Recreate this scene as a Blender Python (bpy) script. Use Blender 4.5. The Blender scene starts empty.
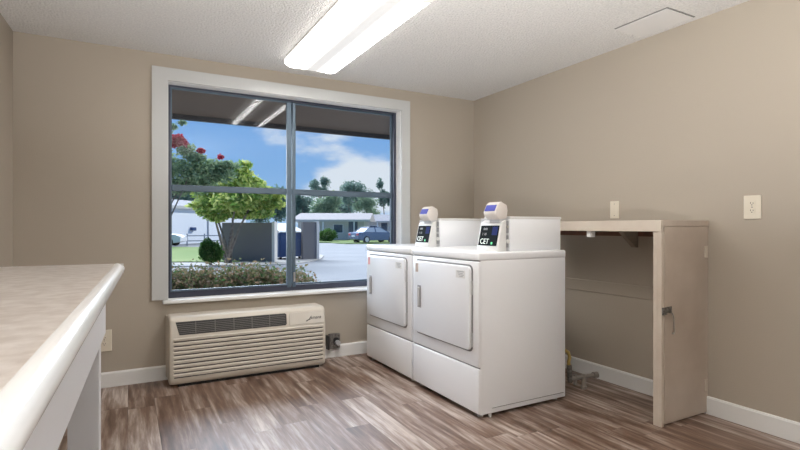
import bpy, bmesh, math, random
from mathutils import Vector, Matrix, noise
C = bpy.context.scene.collection
PI = math.pi
rnd = random.Random(7)

# ------------------------------------------------------------------ materials
def mat(name, col=(.8, .8, .8), rough=.5, metal=0., spec=.5, bump=None, vary=None, emit=None):
    """bump=(scale, strength, detail); vary=(scale, second colour)"""
    m = bpy.data.materials.new(name); m.use_nodes = True
    nt = m.node_tree; N = nt.nodes; L = nt.links
    b = N['Principled BSDF']
    b.inputs['Base Color'].default_value = (*col, 1)
    b.inputs['Roughness'].default_value = rough
    b.inputs['Metallic'].default_value = metal
    b.inputs['Specular IOR Level'].default_value = spec
    tc = N.new('ShaderNodeTexCoord')
    if vary:
        n = N.new('ShaderNodeTexNoise'); n.inputs['Scale'].default_value = vary[0]; n.inputs['Detail'].default_value = 4
        L.new(tc.outputs['Object'], n.inputs['Vector'])
        r = N.new('ShaderNodeMapRange'); r.inputs[1].default_value = .35; r.inputs[2].default_value = .65
        L.new(n.outputs['Fac'], r.inputs[0])
        mx = N.new('ShaderNodeMix'); mx.data_type = 'RGBA'
        mx.inputs[6].default_value = (*col, 1); mx.inputs[7].default_value = (*vary[1], 1)
        L.new(r.outputs[0], mx.inputs[0]); L.new(mx.outputs[2], b.inputs['Base Color'])
    if bump:
        n = N.new('ShaderNodeTexNoise'); n.inputs['Scale'].default_value = bump[0]; n.inputs['Detail'].default_value = bump[2]
        L.new(tc.outputs['Object'], n.inputs['Vector'])
        bp = N.new('ShaderNodeBump'); bp.inputs['Strength'].default_value = bump[1]; bp.inputs['Distance'].default_value = .01
        L.new(n.outputs['Fac'], bp.inputs['Height']); L.new(bp.outputs[0], b.inputs['Normal'])
    if emit:
        b.inputs['Emission Color'].default_value = (*emit[0], 1); b.inputs['Emission Strength'].default_value = emit[1]
    return m

def leaf_mat(name, c1, c2, rough=.6):
    m = bpy.data.materials.new(name); m.use_nodes = True
    nt = m.node_tree; N = nt.nodes; L = nt.links; b = N['Principled BSDF']
    g = N.new('ShaderNodeNewGeometry')
    mx = N.new('ShaderNodeMix'); mx.data_type = 'RGBA'
    mx.inputs[6].default_value = (*c1, 1); mx.inputs[7].default_value = (*c2, 1)
    L.new(g.outputs['Random Per Island'], mx.inputs[0]); L.new(mx.outputs[2], b.inputs['Base Color'])
    b.inputs['Roughness'].default_value = rough; b.inputs['Specular IOR Level'].default_value = .3
    t = N.new('ShaderNodeBsdfTranslucent'); L.new(mx.outputs[2], t.inputs['Color'])
    ms = N.new('ShaderNodeMixShader'); ms.inputs[0].default_value = .35
    L.new(b.outputs[0], ms.inputs[1]); L.new(t.outputs[0], ms.inputs[2])
    L.new(ms.outputs[0], N['Material Output'].inputs['Surface'])
    return m

def floor_mat():
    m = bpy.data.materials.new('vinyl_planks'); m.use_nodes = True
    nt = m.node_tree; N = nt.nodes; L = nt.links; b = N['Principled BSDF']
    tc = N.new('ShaderNodeTexCoord'); sp = N.new('ShaderNodeSeparateXYZ'); L.new(tc.outputs['Object'], sp.inputs[0])
    def M(op, a, bb=None):
        n = N.new('ShaderNodeMath'); n.operation = op
        for i, v in enumerate((a, bb)):
            if v is None: continue
            if isinstance(v, (int, float)): n.inputs[i].default_value = v
            else: L.new(v, n.inputs[i])
        return n.outputs[0]
    W, LN = .152, .93
    xs = M('DIVIDE', sp.outputs[0], W); ix = M('FLOOR', xs); fx = M('FRACT', xs)
    wn = N.new('ShaderNodeTexWhiteNoise'); wn.noise_dimensions = '1D'; L.new(ix, wn.inputs['W'])
    ys = M('ADD', M('DIVIDE', sp.outputs[1], LN), M('MULTIPLY', wn.outputs['Value'], 7.3)); iy = M('FLOOR', ys); fy = M('FRACT', ys)
    cb = N.new('ShaderNodeCombineXYZ'); L.new(ix, cb.inputs[0]); L.new(iy, cb.inputs[1])
    w2 = N.new('ShaderNodeTexWhiteNoise'); w2.noise_dimensions = '3D'; L.new(cb.outputs[0], w2.inputs['Vector'])
    # grain coordinates stretched along the plank, shifted per plank
    cg = N.new('ShaderNodeCombineXYZ')
    L.new(M('MULTIPLY', sp.outputs[0], 28), cg.inputs[0]); L.new(M('MULTIPLY', sp.outputs[1], 2.2), cg.inputs[1])
    L.new(M('MULTIPLY', w2.outputs['Value'], 37), cg.inputs[2])
    g1 = N.new('ShaderNodeTexNoise'); g1.inputs['Scale'].default_value = 1; g1.inputs['Detail'].default_value = 7; g1.inputs['Roughness'].default_value = .62
    g1.inputs['Distortion'].default_value = .2; L.new(cg.outputs[0], g1.inputs['Vector'])
    cg2 = N.new('ShaderNodeCombineXYZ')
    L.new(M('MULTIPLY', sp.outputs[0], 8), cg2.inputs[0]); L.new(M('MULTIPLY', sp.outputs[1], 1.3), cg2.inputs[1])
    L.new(M('MULTIPLY', w2.outputs['Value'], 91), cg2.inputs[2])
    g2 = N.new('ShaderNodeTexNoise'); g2.inputs['Scale'].default_value = 1; g2.inputs['Detail'].default_value = 3; L.new(cg2.outputs[0], g2.inputs['Vector'])
    t = M('ADD', M('ADD', M('SUBTRACT', M('MULTIPLY', g1.outputs['Fac'], .84), -.005), M('MULTIPLY', g2.outputs['Fac'], .48)), M('ADD', M('MULTIPLY', w2.outputs['Value'], .12), .04))
    cr = N.new('ShaderNodeValToRGB'); L.new(t, cr.inputs[0])
    e = cr.color_ramp.elements
    e[0].position = .50; e[0].color = (.045, .024, .016, 1)
    e[1].position = .96; e[1].color = (.52, .44, .39, 1)
    for p, c in ((.62, (.10, .052, .032, 1)), (.735, (.175, .105, .072, 1)), (.84, (.30, .225, .185, 1))):
        k = e.new(p); k.color = c
    # seams
    sx = M('MINIMUM', fx, M('SUBTRACT', 1, fx)); sy = M('MINIMUM', fy, M('SUBTRACT', 1, fy))
    seam = M('MINIMUM', M('DIVIDE', sx, .014), M('DIVIDE', sy, .0028)); seam = M('MINIMUM', seam, 1)
    mx = N.new('ShaderNodeMix'); mx.data_type = 'RGBA'; mx.inputs[6].default_value = (.05, .03, .022, 1)
    L.new(M('ADD', M('MULTIPLY', seam, .55), .45), mx.inputs[0]); L.new(cr.outputs[0], mx.inputs[7]); L.new(mx.outputs[2], b.inputs['Base Color'])
    bp = N.new('ShaderNodeBump'); bp.inputs['Strength'].default_value = .25; bp.inputs['Distance'].default_value = .003
    L.new(M('ADD', seam, M('MULTIPLY', g1.outputs['Fac'], .6)), bp.inputs['Height']); L.new(bp.outputs[0], b.inputs['Normal'])
    b.inputs['Roughness'].default_value = .44; b.inputs['Specular IOR Level'].default_value = .9
    return m

def glass_mat():
    m = bpy.data.materials.new('pane_glass'); m.use_nodes = True
    nt = m.node_tree; N = nt.nodes; L = nt.links; N.remove(N['Principled BSDF'])
    tr = N.new('ShaderNodeBsdfTransparent'); tr.inputs[0].default_value = (.93, .965, .98, 1)
    gl = N.new('ShaderNodeBsdfGlossy'); gl.inputs['Roughness'].default_value = .02
    fr = N.new('ShaderNodeFresnel'); fr.inputs[0].default_value = 1.45
    k = N.new('ShaderNodeMath'); k.operation = 'MULTIPLY'; k.inputs[1].default_value = .3; L.new(fr.outputs[0], k.inputs[0])
    ms = N.new('ShaderNodeMixShader'); L.new(k.outputs[0], ms.inputs[0]); L.new(tr.outputs[0], ms.inputs[1]); L.new(gl.outputs[0], ms.inputs[2])
    L.new(ms.outputs[0], N['Material Output'].inputs['Surface']); return m

def lens_mat(lo, hi):
    """acrylic lamp lens: two tubes glow through it along its length (local X is across)"""
    m = bpy.data.materials.new('lamp_lens'); m.use_nodes = True
    nt = m.node_tree; N = nt.nodes; L = nt.links; b = N['Principled BSDF']
    b.inputs['Base Color'].default_value = (.35, .35, .34, 1); b.inputs['Roughness'].default_value = .3
    tc = N.new('ShaderNodeTexCoord'); sp = N.new('ShaderNodeSeparateXYZ'); L.new(tc.outputs['Object'], sp.inputs[0])
    a = N.new('ShaderNodeMath'); a.operation = 'ABSOLUTE'; L.new(sp.outputs[0], a.inputs[0])
    s = N.new('ShaderNodeMath'); s.operation = 'SUBTRACT'; L.new(a.outputs[0], s.inputs[0]); s.inputs[1].default_value = .145
    a2 = N.new('ShaderNodeMath'); a2.operation = 'ABSOLUTE'; L.new(s.outputs[0], a2.inputs[0])
    r = N.new('ShaderNodeMapRange'); r.interpolation_type = 'SMOOTHSTEP'; L.new(a2.outputs[0], r.inputs[0])
    r.inputs[1].default_value = .115; r.inputs[2].default_value = .075; r.inputs[3].default_value = lo; r.inputs[4].default_value = hi
    r2 = N.new('ShaderNodeMapRange'); r2.interpolation_type = 'SMOOTHSTEP'; L.new(a2.outputs[0], r2.inputs[0])
    r2.inputs[1].default_value = .045; r2.inputs[2].default_value = .015; r2.inputs[3].default_value = 0; r2.inputs[4].default_value = 38.
    sm = N.new('ShaderNodeMath'); sm.operation = 'ADD'; L.new(r.outputs[0], sm.inputs[0]); L.new(r2.outputs[0], sm.inputs[1])
    b.inputs['Emission Color'].default_value = (1, .975, .94, 1); L.new(sm.outputs[0], b.inputs['Emission Strength'])
    return m

M_wall = mat('beige_wall_paint', (.435, .383, .316), .6, spec=.3, bump=(160, .10, 2))
M_ceil = mat('popcorn_ceiling', (.88, .87, .85), .9, spec=.1, bump=(75, 1, 3), vary=(85, (.76, .75, .74)))  # colour speckle paints in the small shadows of the popcorn texture
M_ceil.node_tree.nodes['Bump'].inputs['Distance'].default_value = .022
M_cover = mat('painted_vent_cover', (.72, .71, .70), .8)
M_floor = floor_mat()
M_trim = mat('white_trim_paint', (.76, .755, .74), .4)
M_casing = mat('window_casing_paint', (.53, .54, .535), .4)
M_frame = mat('dark_bronze_aluminium', (.045, .05, .075), .3, metal=.2)
M_bar = mat('slate_aluminium_bar', (.085, .125, .165), .5, metal=.1)
M_glass = glass_mat()
M_white = mat('white_enamel', (.87, .885, .91), .22, spec=.5)
M_whitep = mat('white_plastic', (.72, .715, .70), .35)
M_grayp = mat('light_grey_plastic', (.50, .50, .51), .4)
M_reader = mat('ivory_reader_plastic', (.66, .61, .565), .45)
M_vault = mat('mid_grey_metal', (.30, .30, .31), .45)
M_seam = mat('grey_door_gasket', (.22, .22, .23), .5)
M_dark = mat('black_plastic', (.02, .02, .022), .4)
M_shadowgap = mat('shade_gap_black', (.015, .015, .015), .8)
M_chrome = mat('satin_metal', (.55, .54, .52), .3, metal=1)
M_oldmetal = mat('tarnished_metal', (.30, .29, .28), .45, metal=.8, vary=(60, (.15, .14, .13)))
M_ac = mat('almond_plastic', (.60, .55, .475), .45)
M_ac2 = mat('light_almond_plastic', (.70, .66, .59), .45)
M_grille = mat('dark_grille', (.05, .05, .05), .5)
M_slat_shadow = mat('slat_and_shadow_grey', (.20, .195, .185), .5)  # also colours the painted shadow line at the vent cover
M_cab = mat('worn_cream_cabinet_paint', (.60, .53, .445), .42, vary=(5, (.54, .46, .38)))
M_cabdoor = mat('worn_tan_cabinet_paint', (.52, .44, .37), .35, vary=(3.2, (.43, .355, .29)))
M_redwood = mat('reddish_bare_wood', (.20, .085, .05), .6, vary=(14, (.13, .07, .045)))
M_bracket = mat('dark_painted_bracket', (.26, .215, .165), .5)
M_plate = mat('ivory_plate', (.74, .68, .565), .35)
M_slot = mat('outlet_slot', (.06, .05, .045), .6)
M_counter = mat('mottled_beige_laminate', (.55, .51, .48), .3, vary=(24, (.41, .36, .325)), spec=.6)
M_lip = mat('glossy_white_edge', (.70, .695, .69), .2, spec=.6)
M_apron = mat('white_painted_wood', (.70, .71, .74), .4)
M_screen = mat('blue_label', (.07, .08, .36), .6, spec=.2)
M_disp = mat('dark_display', (.008, .012, .014), .7, spec=.1)
M_text = mat('pale_segment_text', (.75, .8, .75), .4, emit=((.75, .85, .8), .35))
M_green = mat('green_segment', (.1, .5, .2), .4, emit=((.1, .8, .3), .4))
M_blueg = mat('blue_display_field', (.02, .03, .12), .7, spec=.1, emit=((.1, .16, .6), .01))
M_tan = mat('tan_sticker', (.50, .40, .34), .5)
M_pink = mat('red_sticker', (.72, .33, .33), .5)
M_label = mat('grey_print', (.35, .35, .36), .5)
M_brass = mat('brass_pipe', (.45, .36, .24), .4, metal=.7)
M_yellow = mat('yellow_gas_hose', (.40, .28, .08), .45)
M_galv = mat('galvanised_pipe', (.36, .33, .30), .45, metal=.5)
M_lens = lens_mat(.62, 3.4)
M_housing = mat('white_lamp_housing', (.62, .60, .57), .5)
M_soffit = mat('brown_soffit', (.14, .10, .072), .8, vary=(2, (.12, .085, .062)))
M_rafter = mat('pale_rafter', (.52, .45, .36), .7)
M_fascia = mat('dark_brown_fascia', (.035, .03, .032), .7)
M_asphalt = mat('grey_asphalt', (.27, .27, .275), .9, vary=(.5, (.31, .31, .31)))  # asphalt's own grey with a slight random tone
M_concrete = mat('pale_concrete', (.46, .43, .39), .9, vary=(1.2, (.40, .37, .34)))
M_grass = mat('green_lawn', (.21, .29, .10), 1, spec=.1, vary=(.5, (.27, .33, .13)), bump=(30, .6, 4))
M_soil = mat('brown_mulch', (.16, .10, .065), 1, vary=(6, (.09, .06, .04)))
M_encl = mat('grey_stucco', (.20, .185, .185), .9, bump=(30, .3, 3))
M_encl_lit = mat('sunlit_end_pale', (.72, .68, .64), .8)
M_bin = mat('blue_painted_steel', (.035, .075, .19), .5)
M_binlid = mat('pale_bin_lid', (.50, .52, .52), .5)
M_bark = mat('mottled_bark', (.28, .24, .20), .9, vary=(9, (.15, .12, .10)))
M_bwhite = mat('white_stucco', (.88, .89, .92), .9)
M_bcream = mat('cream_stucco', (.60, .58, .55), .9)
M_roof = mat('grey_shingles', (.36, .34, .35), .9, vary=(3, (.28, .27, .28)))
M_roof2 = mat('pale_shingles', (.46, .41, .39), .9, vary=(3, (.40, .36, .34)))
M_hwin = mat('house_window_glass', (.06, .09, .14), .1)
M_fence = mat('grey_rail', (.40, .42, .45), .7)
M_carblue = mat('blue_grey_car_paint', (.14, .19, .30), .2, metal=.4)
M_carwhite = mat('white_car_paint', (.8, .8, .82), .2)
M_carglass = mat('car_glass', (.42, .48, .56), .08)
M_tyre = mat('tyre_rubber', (.02, .02, .02), .8)
M_rim = mat('wheel_rim', (.7, .7, .72), .3, metal=.6)
M_tail = mat('red_tail_lamp', (.55, .03, .03), .3)
L_tree = leaf_mat('yellow_green_leaves', (.22, .40, .07), (.85, .86, .30))
L_myrtle = leaf_mat('grey_green_leaves', (.16, .25, .14), (.44, .56, .32))
L_flower = leaf_mat('crimson_petals', (.42, .01, .035), (.62, .03, .08))
L_pinkfl = leaf_mat('salmon_petals', (.75, .30, .22), (.75, .22, .18))
L_shrub = leaf_mat('mid_green_leaves', (.035, .11, .02), (.13, .26, .05))
L_hedge = leaf_mat('olive_red_leaves', (.09, .20, .06), (.42, .26, .17))
L_far = leaf_mat('hazed_green_leaves', (.13, .22, .19), (.28, .40, .31))  # lighter and bluish, distance haze mixed into the leaf colour
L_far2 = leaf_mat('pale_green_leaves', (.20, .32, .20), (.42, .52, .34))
L_grass = leaf_mat('grass_blades', (.05, .12, .02), (.14, .24, .05))

# ------------------------------------------------------------------ helpers
def box(bm, x0, y0, z0, x1, y1, z1, bev=0, seg=2, rot=None, pivot=None):
    x0, x1 = sorted((x0, x1)); y0, y1 = sorted((y0, y1)); z0, z1 = sorted((z0, z1))
    co = [(x, y, z) for x in (x0, x1) for y in (y0, y1) for z in (z0, z1)]
    vs = [bm.verts.new(c) for c in co]
    fs = [bm.faces.new([vs[i] for i in f]) for f in ((0, 1, 3, 2), (4, 6, 7, 5), (0, 4, 5, 1), (2, 3, 7, 6), (0, 2, 6, 4), (1, 5, 7, 3))]
    allv = vs
    if bev:
        es = list({e for f in fs for e in f.edges})
        r = bmesh.ops.bevel(bm, geom=es, offset=bev, segments=seg, profile=.5, affect='EDGES')
        allv = list({v for v in r['verts']} | {v for v in vs if v.is_valid})
    if rot is not None:
        bmesh.ops.transform(bm, matrix=Matrix.Translation(pivot) @ rot @ Matrix.Translation(-Vector(pivot)), verts=allv)
    return allv

def prism(bm, pts, axis, a, b, bev=0, seg=2):
    """pts: 2D outline, extruded along axis 'x','y' or 'z' from a to b"""
    def mk(p, t):
        return {'x': (t, p[0], p[1]), 'y': (p[0], t, p[1]), 'z': (p[0], p[1], t)}[axis]
    v0 = [bm.verts.new(mk(p, a)) for p in pts]; v1 = [bm.verts.new(mk(p, b)) for p in pts]
    fs = [bm.faces.new(v0), bm.faces.new(v1[::-1])]
    n = len(pts)
    for i in range(n): fs.append(bm.faces.new((v0[i], v1[i], v1[(i+1) % n], v0[(i+1) % n])))
    bmesh.ops.recalc_face_normals(bm, faces=fs)
    if bev:
        es = list({e for f in fs for e in f.edges if e.calc_face_angle(0) > .5})
        bmesh.ops.bevel(bm, geom=es, offset=bev, segments=seg, profile=.5, affect='EDGES')

def rrect(x0, z0, x1, z1, r, n=5):
    out = []
    for cx, cz, a0 in ((x1-r, z1-r, 0), (x0+r, z1-r, 90), (x0+r, z0+r, 180), (x1-r, z0+r, 270)):
        for i in range(n+1):
            a = math.radians(a0+90*i/n); out.append((cx+r*math.cos(a), cz+r*math.sin(a)))
    return out

def ring(bm, outer, inner, axis, a, b):
    """extruded frame between two outlines having the same number of points"""
    def mk(p, t):
        return {'x': (t, p[0], p[1]), 'y': (p[0], t, p[1]), 'z': (p[0], p[1], t)}[axis]
    n = len(outer); V = [[bm.verts.new(mk(p, t)) for p in o] for o, t in ((outer, a), (inner, a), (outer, b), (inner, b))]
    fs = []
    for i in range(n):
        j = (i+1) % n
        fs += [bm.faces.new((V[0][i], V[0][j], V[1][j], V[1][i])), bm.faces.new((V[2][i], V[3][i], V[3][j], V[2][j])),
               bm.faces.new((V[0][i], V[2][i], V[2][j], V[0][j])), bm.faces.new((V[1][i], V[1][j], V[3][j], V[3][i]))]
    bmesh.ops.recalc_face_normals(bm, faces=fs)

def rframe(bm, x0, z0, x1, z1, w, axis, a, b):
    ring(bm, [(x0, z0), (x1, z0), (x1, z1), (x0, z1)], [(x0+w, z0+w), (x1-w, z0+w), (x1-w, z1-w), (x0+w, z1-w)], axis, a, b)

def tube(bm, pts, r, n=10, r2=None):
    pts = [Vector(p) for p in pts]; rings = []
    up = None
    for i, p in enumerate(pts):
        d = (pts[min(i+1, len(pts)-1)] - pts[max(i-1, 0)]).normalized()
        if up is None: up = Vector((0, 0, 1)) if abs(d.z) < .9 else Vector((1, 0, 0))
        s = d.cross(up).normalized(); up = s.cross(d).normalized()
        rr = r if r2 is None else r+(r2-r)*i/(len(pts)-1)
        rings.append([bm.verts.new(p + s*rr*math.cos(2*PI*k/n) + up*rr*math.sin(2*PI*k/n)) for k in range(n)])
    for a, b in zip(rings, rings[1:]):
        for k in range(n): bm.faces.new((a[k], a[(k+1) % n], b[(k+1) % n], b[k]))
    bm.faces.new(rings[0][::-1]); bm.faces.new(rings[-1])

def obj(name, bm, m, parent=None, shift=None, smooth=False):
    if shift is not None: bmesh.ops.translate(bm, vec=-Vector(shift), verts=bm.verts)
    bmesh.ops.recalc_face_normals(bm, faces=bm.faces) if not smooth == 'leaf' else None
    me = bpy.data.meshes.new(name); bm.to_mesh(me); bm.free()
    me.materials.append(m)
    o = bpy.data.objects.new(name, me); C.objects.link(o)
    if smooth is True:
        for p in me.polygons: p.use_smooth = True
        me.set_sharp_from_angle(angle=math.radians(35))
    if parent: o.parent = parent
    return o

def tag(o, label, cat, group=None, kind=None):
    o['label'] = label; o['category'] = cat
    if group: o['group'] = group
    if kind: o['kind'] = kind
    return o

def thing(name, label, cat, loc=(0, 0, 0), rz=0, group=None):
    o = bpy.data.objects.new(name, None); C.objects.link(o); o.empty_display_size = .1
    o.location = loc; o.rotation_euler = (0, 0, rz)
    return tag(o, label, cat, group)

def struct(name, bm, m, parent=None, **k):
    o = obj(name, bm, m, parent, **k)
    if not parent: o['kind'] = 'structure'
    return o

def B(): return bmesh.new()
def bx(*a, **k):
    bm = B(); box(bm, *a, **k); return bm

def copy_tree(o, parent=None):
    c = o.copy(); C.objects.link(c); c.parent = parent
    for ch in [x for x in bpy.data.objects if x.parent == o]: copy_tree(ch, c)
    return c

def text_mesh(s, size, m, name, parent, M, ext=.0006, shear=0):
    cu = bpy.data.curves.new(name, 'FONT'); cu.body = s; cu.size = size; cu.extrude = ext; cu.shear = shear
    to = bpy.data.objects.new(name, cu)
    me = bpy.data.meshes.new_from_object(to)
    bpy.data.objects.remove(to); bpy.data.curves.remove(cu)
    me.transform(M); me.materials.clear(); me.materials.append(m)
    o = bpy.data.objects.new(name, me); C.objects.link(o); o.parent = parent
    return o

# camera geometry, only used for laying out far-away places in real distances
F_, TH, HC = 497., math.radians(28.7), 1.124
def far(u, D, z=0.):
    t = (u-400)/F_
    return Vector(((math.sin(TH)+t*math.cos(TH))*D, (math.cos(TH)-t*math.sin(TH))*D, z))

# ------------------------------------------------------------------ room shell
XR, YW, H = 3.07, 4.05, 2.40
YB = -2.4
sl = math.radians(1.9)
def xl(y): return -.657-(YW-y)*math.tan(sl)      # inner face of the left wall, a touch out of square
WX0, WX1, WZ0, WZ1 = .258, 2.225, .585, 2.205

bm = B(); box(bm, -1.3, YB-.2, -.12, XR+.2, YW+.17, 0); struct('floor', bm, M_floor)
bm = B(); box(bm, -1.3, YB-.2, H, XR+.2, YW+.17, H+.12); struct('ceiling', bm, M_ceil)
bm = B()
box(bm, -1.3, YW, 0, WX0, YW+.17, H); box(bm, WX1, YW, 0, XR+.2, YW+.17, H)
box(bm, WX0, YW, 0, WX1, YW+.17, WZ0-.02); box(bm, WX0, YW, WZ1, WX1, YW+.17, H)
struct('wall_front', bm, M_wall)
bm = B(); box(bm, XR, YB-.2, 0, XR+.2, YW, H); struct('wall_right', bm, M_wall)
bm = B(); box(bm, -1.3, YB-.2, 0, XR, YB, H); struct('wall_back', bm, M_wall)
bm = B(); prism(bm, [(xl(YW), YW), (xl(YB), YB), (xl(YB)-.2, YB), (xl(YW)-.2, YW)], 'z', 0, H); struct('wall_left', bm, M_wall)

# baseboards
bm = B(); prism(bm, [(YW, 0), (YW, .105), (YW-.010, .105), (YW-.016, .095), (YW-.016, 0)], 'x', xl(YW)+.001, XR-.001); struct('baseboard_front', bm, M_trim)
bm = B(); prism(bm, [(XR, 0), (XR, .105), (XR-.010, .105), (XR-.016, .095), (XR-.016, 0)], 'y', YB, YW-.017); struct('baseboard_right', bm, M_trim)
bm = B(); prism(bm, [(xl(YW-.02), YW-.02), (xl(YB), YB), (xl(YB)+.015, YB), (xl(YW-.02)+.015, YW-.02)], 'z', 0, .105); struct('baseboard_left', bm, M_trim)
# painted ledger along the right wall, inside the open cabinet
bm = B(); box(bm, XR-.010, 1.84, .635, XR, 3.98, .722, bev=.004); struct('trim_2', bm, M_wall)

# window: root mesh is the bronze frame, panes / rails / sill are its parts
win = bpy.data.objects.new('window_1', None); C.objects.link(win); win.location = (WX0, YW, WZ0); win['kind'] = 'structure'
S = (WX0, YW, WZ0)
FY0, FY1 = YW+.085, YW+.155
bm = B()
box(bm, WX0+.004, FY0, WZ0, WX0+.024, FY1, WZ1-.004); box(bm, WX1-.030, FY0, WZ0, WX1-.004, FY1, WZ1-.004)
box(bm, WX0+.024, FY0, WZ0, WX1-.030, FY1, WZ0+.046); box(bm, WX0+.024, FY0, WZ1-.018, WX1-.030, FY1, WZ1-.004)
obj('window_frame', bm, M_frame, win, S)
XM = 1.215
for nm, x0, x1, y0, y1 in (('sash', WX0+.024, XM+.022, FY0+.012, FY0+.034), ('sash', XM-.02, WX1-.030, FY0+.036, FY0+.058)):
    bm = B(); rframe(bm, x0, WZ0+.046, x1, WZ1-.018, .011, 'y', y0, y1); s_ = obj(nm, bm, M_bar, win, S)
    bm = B(); box(bm, x0+.009, (y0+y1)/2-.002, WZ0+.055, x1-.009, (y0+y1)/2+.002, WZ1-.027); obj('pane', bm, M_glass, s_, S)
    bm = B(); box(bm, x0+.011, y0-.006, 1.398, x1-.011, y1-.001, 1.448, bev=.006); obj('muntin', bm, M_bar, s_, S)
bm = B(); box(bm, XM-.038, FY0-.004, WZ0+.03, XM-.002, FY0+.03, WZ1-.03, bev=.003); box(bm, XM+.008, FY0-.010, WZ0+.03, XM+.034, FY0+.034, WZ1-.03, bev=.003)
obj('meeting_stile', bm, M_bar, win, S)
bm = B(); box(bm, XM+.012, FY0-.018, .66, XM+.028, FY0-.008, .74, bev=.003); obj('latch', bm, M_chrome, win, S)
# white liner of the opening and the sill board
bm = B()
box(bm, WX0-.0, YW, WZ0, WX0+.004, FY1+.01, WZ1); box(bm, WX1-.004, YW, WZ0, WX1, FY1+.01, WZ1); box(bm, WX0, YW, WZ1-.004, WX1, FY1+.01, WZ1)
obj('liner', bm, M_trim, win, S)
bm = B(); box(bm, WX0-.035, YW-.05, WZ0-.026, WX1+.075, YW+.0, WZ0, bev=.006); box(bm, WX0, YW-.01, WZ0-.019, WX1, FY1+.012, WZ0)
obj('window_sill', bm, M_trim, win, S)
# casing: two sides and the head as one mitred trim
bm = B()
o_ = [(.153, WZ0+.004), (.153, 2.298), (2.315, 2.298), (2.315, WZ0+.004)]
i_ = [(WX0, WZ0+.004), (WX0, WZ1), (WX1, WZ1), (WX1, WZ0+.004)]
vv = []
for pts, y in ((o_, YW-.02), (i_, YW-.02), (o_, YW), (i_, YW)): vv.append([bm.verts.new((p[0], y, p[1])) for p in pts])
for i in range(3):
    for a, b in ((0, 1), (2, 3), (0, 2), (1, 3)): bm.faces.new((vv[a][i], vv[a][i+1], vv[b][i+1], vv[b][i]))
for i in (0, 3): bm.faces.new((vv[0][i], vv[1][i], vv[3][i], vv[2][i]))
struct('trim_1', bm, M_casing)

# ------------------------------------------------------------------ ceiling light
def ceiling_light(x, y, label, group=None):
    t = thing('ceiling_light', label, 'ceiling light', (x, y, H), 0)
    hl, w = .70, .212
    bm = B(); box(bm, -.205, -hl+.012, -.034, .205, hl-.012, 0, bev=.004); obj('lamp_housing', bm, M_housing, t)
    bm = B(); pr = [(-w, -.026)]
    n = 14
    for i in range(n+1):
        a = PI*i/n; s_ = math.copysign(abs(math.cos(a))**.35, math.cos(a)); pr.append((-w*s_, -.030-.048*math.sin(a)**.6))
    pr.append((w, -.026))
    prism(bm, pr, 'y', -hl, hl); obj('lamp_lens', bm, M_lens, t, smooth=True)
    for s_ in (-1, 1):
        bm = B(); prism(bm, [(p[0]*1.012, p[1]*1.03) for p in pr], 'y', s_*hl, s_*(hl+.006)); obj('end_cap', bm, M_housing, t)
    return t
lamp = ceiling_light(1.235, 2.965, 'long white fluorescent ceiling light with a curved glowing lens')

# ceiling access panel / vent
t = thing('ceiling_vent', 'flat white ceiling vent cover near the right wall', 'vent', (2.87, 1.96, H))
S = (2.87, 1.96, H)
bm = B(); box(bm, 2.742, 1.782, H-.004, 3.015, 2.14, H-.0005); obj('shadow_line', bm, M_slat_shadow, t, S)  # dark sheet past the cover, a painted shadow line along its edges
bm = B(); box(bm, 2.751, 1.791, H-.009, 3.015, 2.14, H-.004, bev=.001); obj('cover', bm, M_cover, t, S)

# ------------------------------------------------------------------ counter on the left
def P2(a, c):   # along the counter direction a, c to the left of the camera's line
    return Vector((a*math.sin(sl)-c*math.cos(sl), a*math.cos(sl)+c*math.sin(sl), 0))
org = P2(2.735, .104)
t = thing('laundry_counter', 'white counter with a mottled beige top and rounded edge along left wall', 'counter', org, -sl)
DEP = .655; LEN = 4.6; ZT = .95
bm = B(); box(bm, -DEP, -LEN, ZT-.040, -.028, -.028, ZT, bev=.0); obj('countertop', bm, M_counter, t)
bm = B()
pr = [(-.036, ZT+.0008), (-.029, ZT+.0006), (-.022, ZT-.001), (-.014, ZT-.005), (-.007, ZT-.011), (-.002, ZT-.019), (0, ZT-.027), (-.001, ZT-.034), (-.005, ZT-.041), (-.011, ZT-.045), (-.018, ZT-.0455), (-.036, ZT-.0455)]
# long edge, rounded corner, short end swept as one strip
path = [(0, -LEN, (1, 0))]
R = .004
for i in range(7):
    a = math.radians(90*i/6); path.append((-R+R*math.cos(a), -R+R*math.sin(a), (1, 1) if i == 3 else (math.cos(a)*1.0 if i else 1, math.sin(a))))
path.append((-DEP, 0, (0, 1)))
rs = []
for x, y, nrm in path: rs.append([bm.verts.new((x+nrm[0]*p[0], y+nrm[1]*p[0], p[1])) for p in pr])
for a, b in zip(rs, rs[1:]):
    for k in range(len(pr)): bm.faces.new((a[k], a[(k+1) % len(pr)], b[(k+1) % len(pr)], b[k]))
bm.faces.new(rs[0]); bm.faces.new(rs[-1][::-1])
obj('edge_moulding', bm, M_lip, t, smooth=True)
bm = B(); box(bm, -.072, -LEN, .690, -.054, -.375, ZT-.041, bev=.002); obj('apron', bm, M_apron, t)
for y in (-.34, -2.2, -4.3):
    bm = B(); box(bm, -.180, y-.085, 0, -.073, y, ZT-.041, bev=.003); obj('leg', bm, M_apron, t)
for y in (-.34, -2.2, -4.3):
    bm = B(); box(bm, -.60, y-.06, ZT-.11, -.181, y-.02, ZT-.041, bev=.002); obj('cross_rail', bm, M_apron, t)

# ------------------------------------------------------------------ wall-mounted air conditioner
ax0, ax1, ay, az0, az1 = .250, 1.396, 3.785, .014, .488
S = ((ax0+ax1)/2, YW, 0)
t = thing('air_conditioner', 'almond louvred air conditioner on the wall under the window', 'air conditioner', S)
bm = B()
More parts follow.
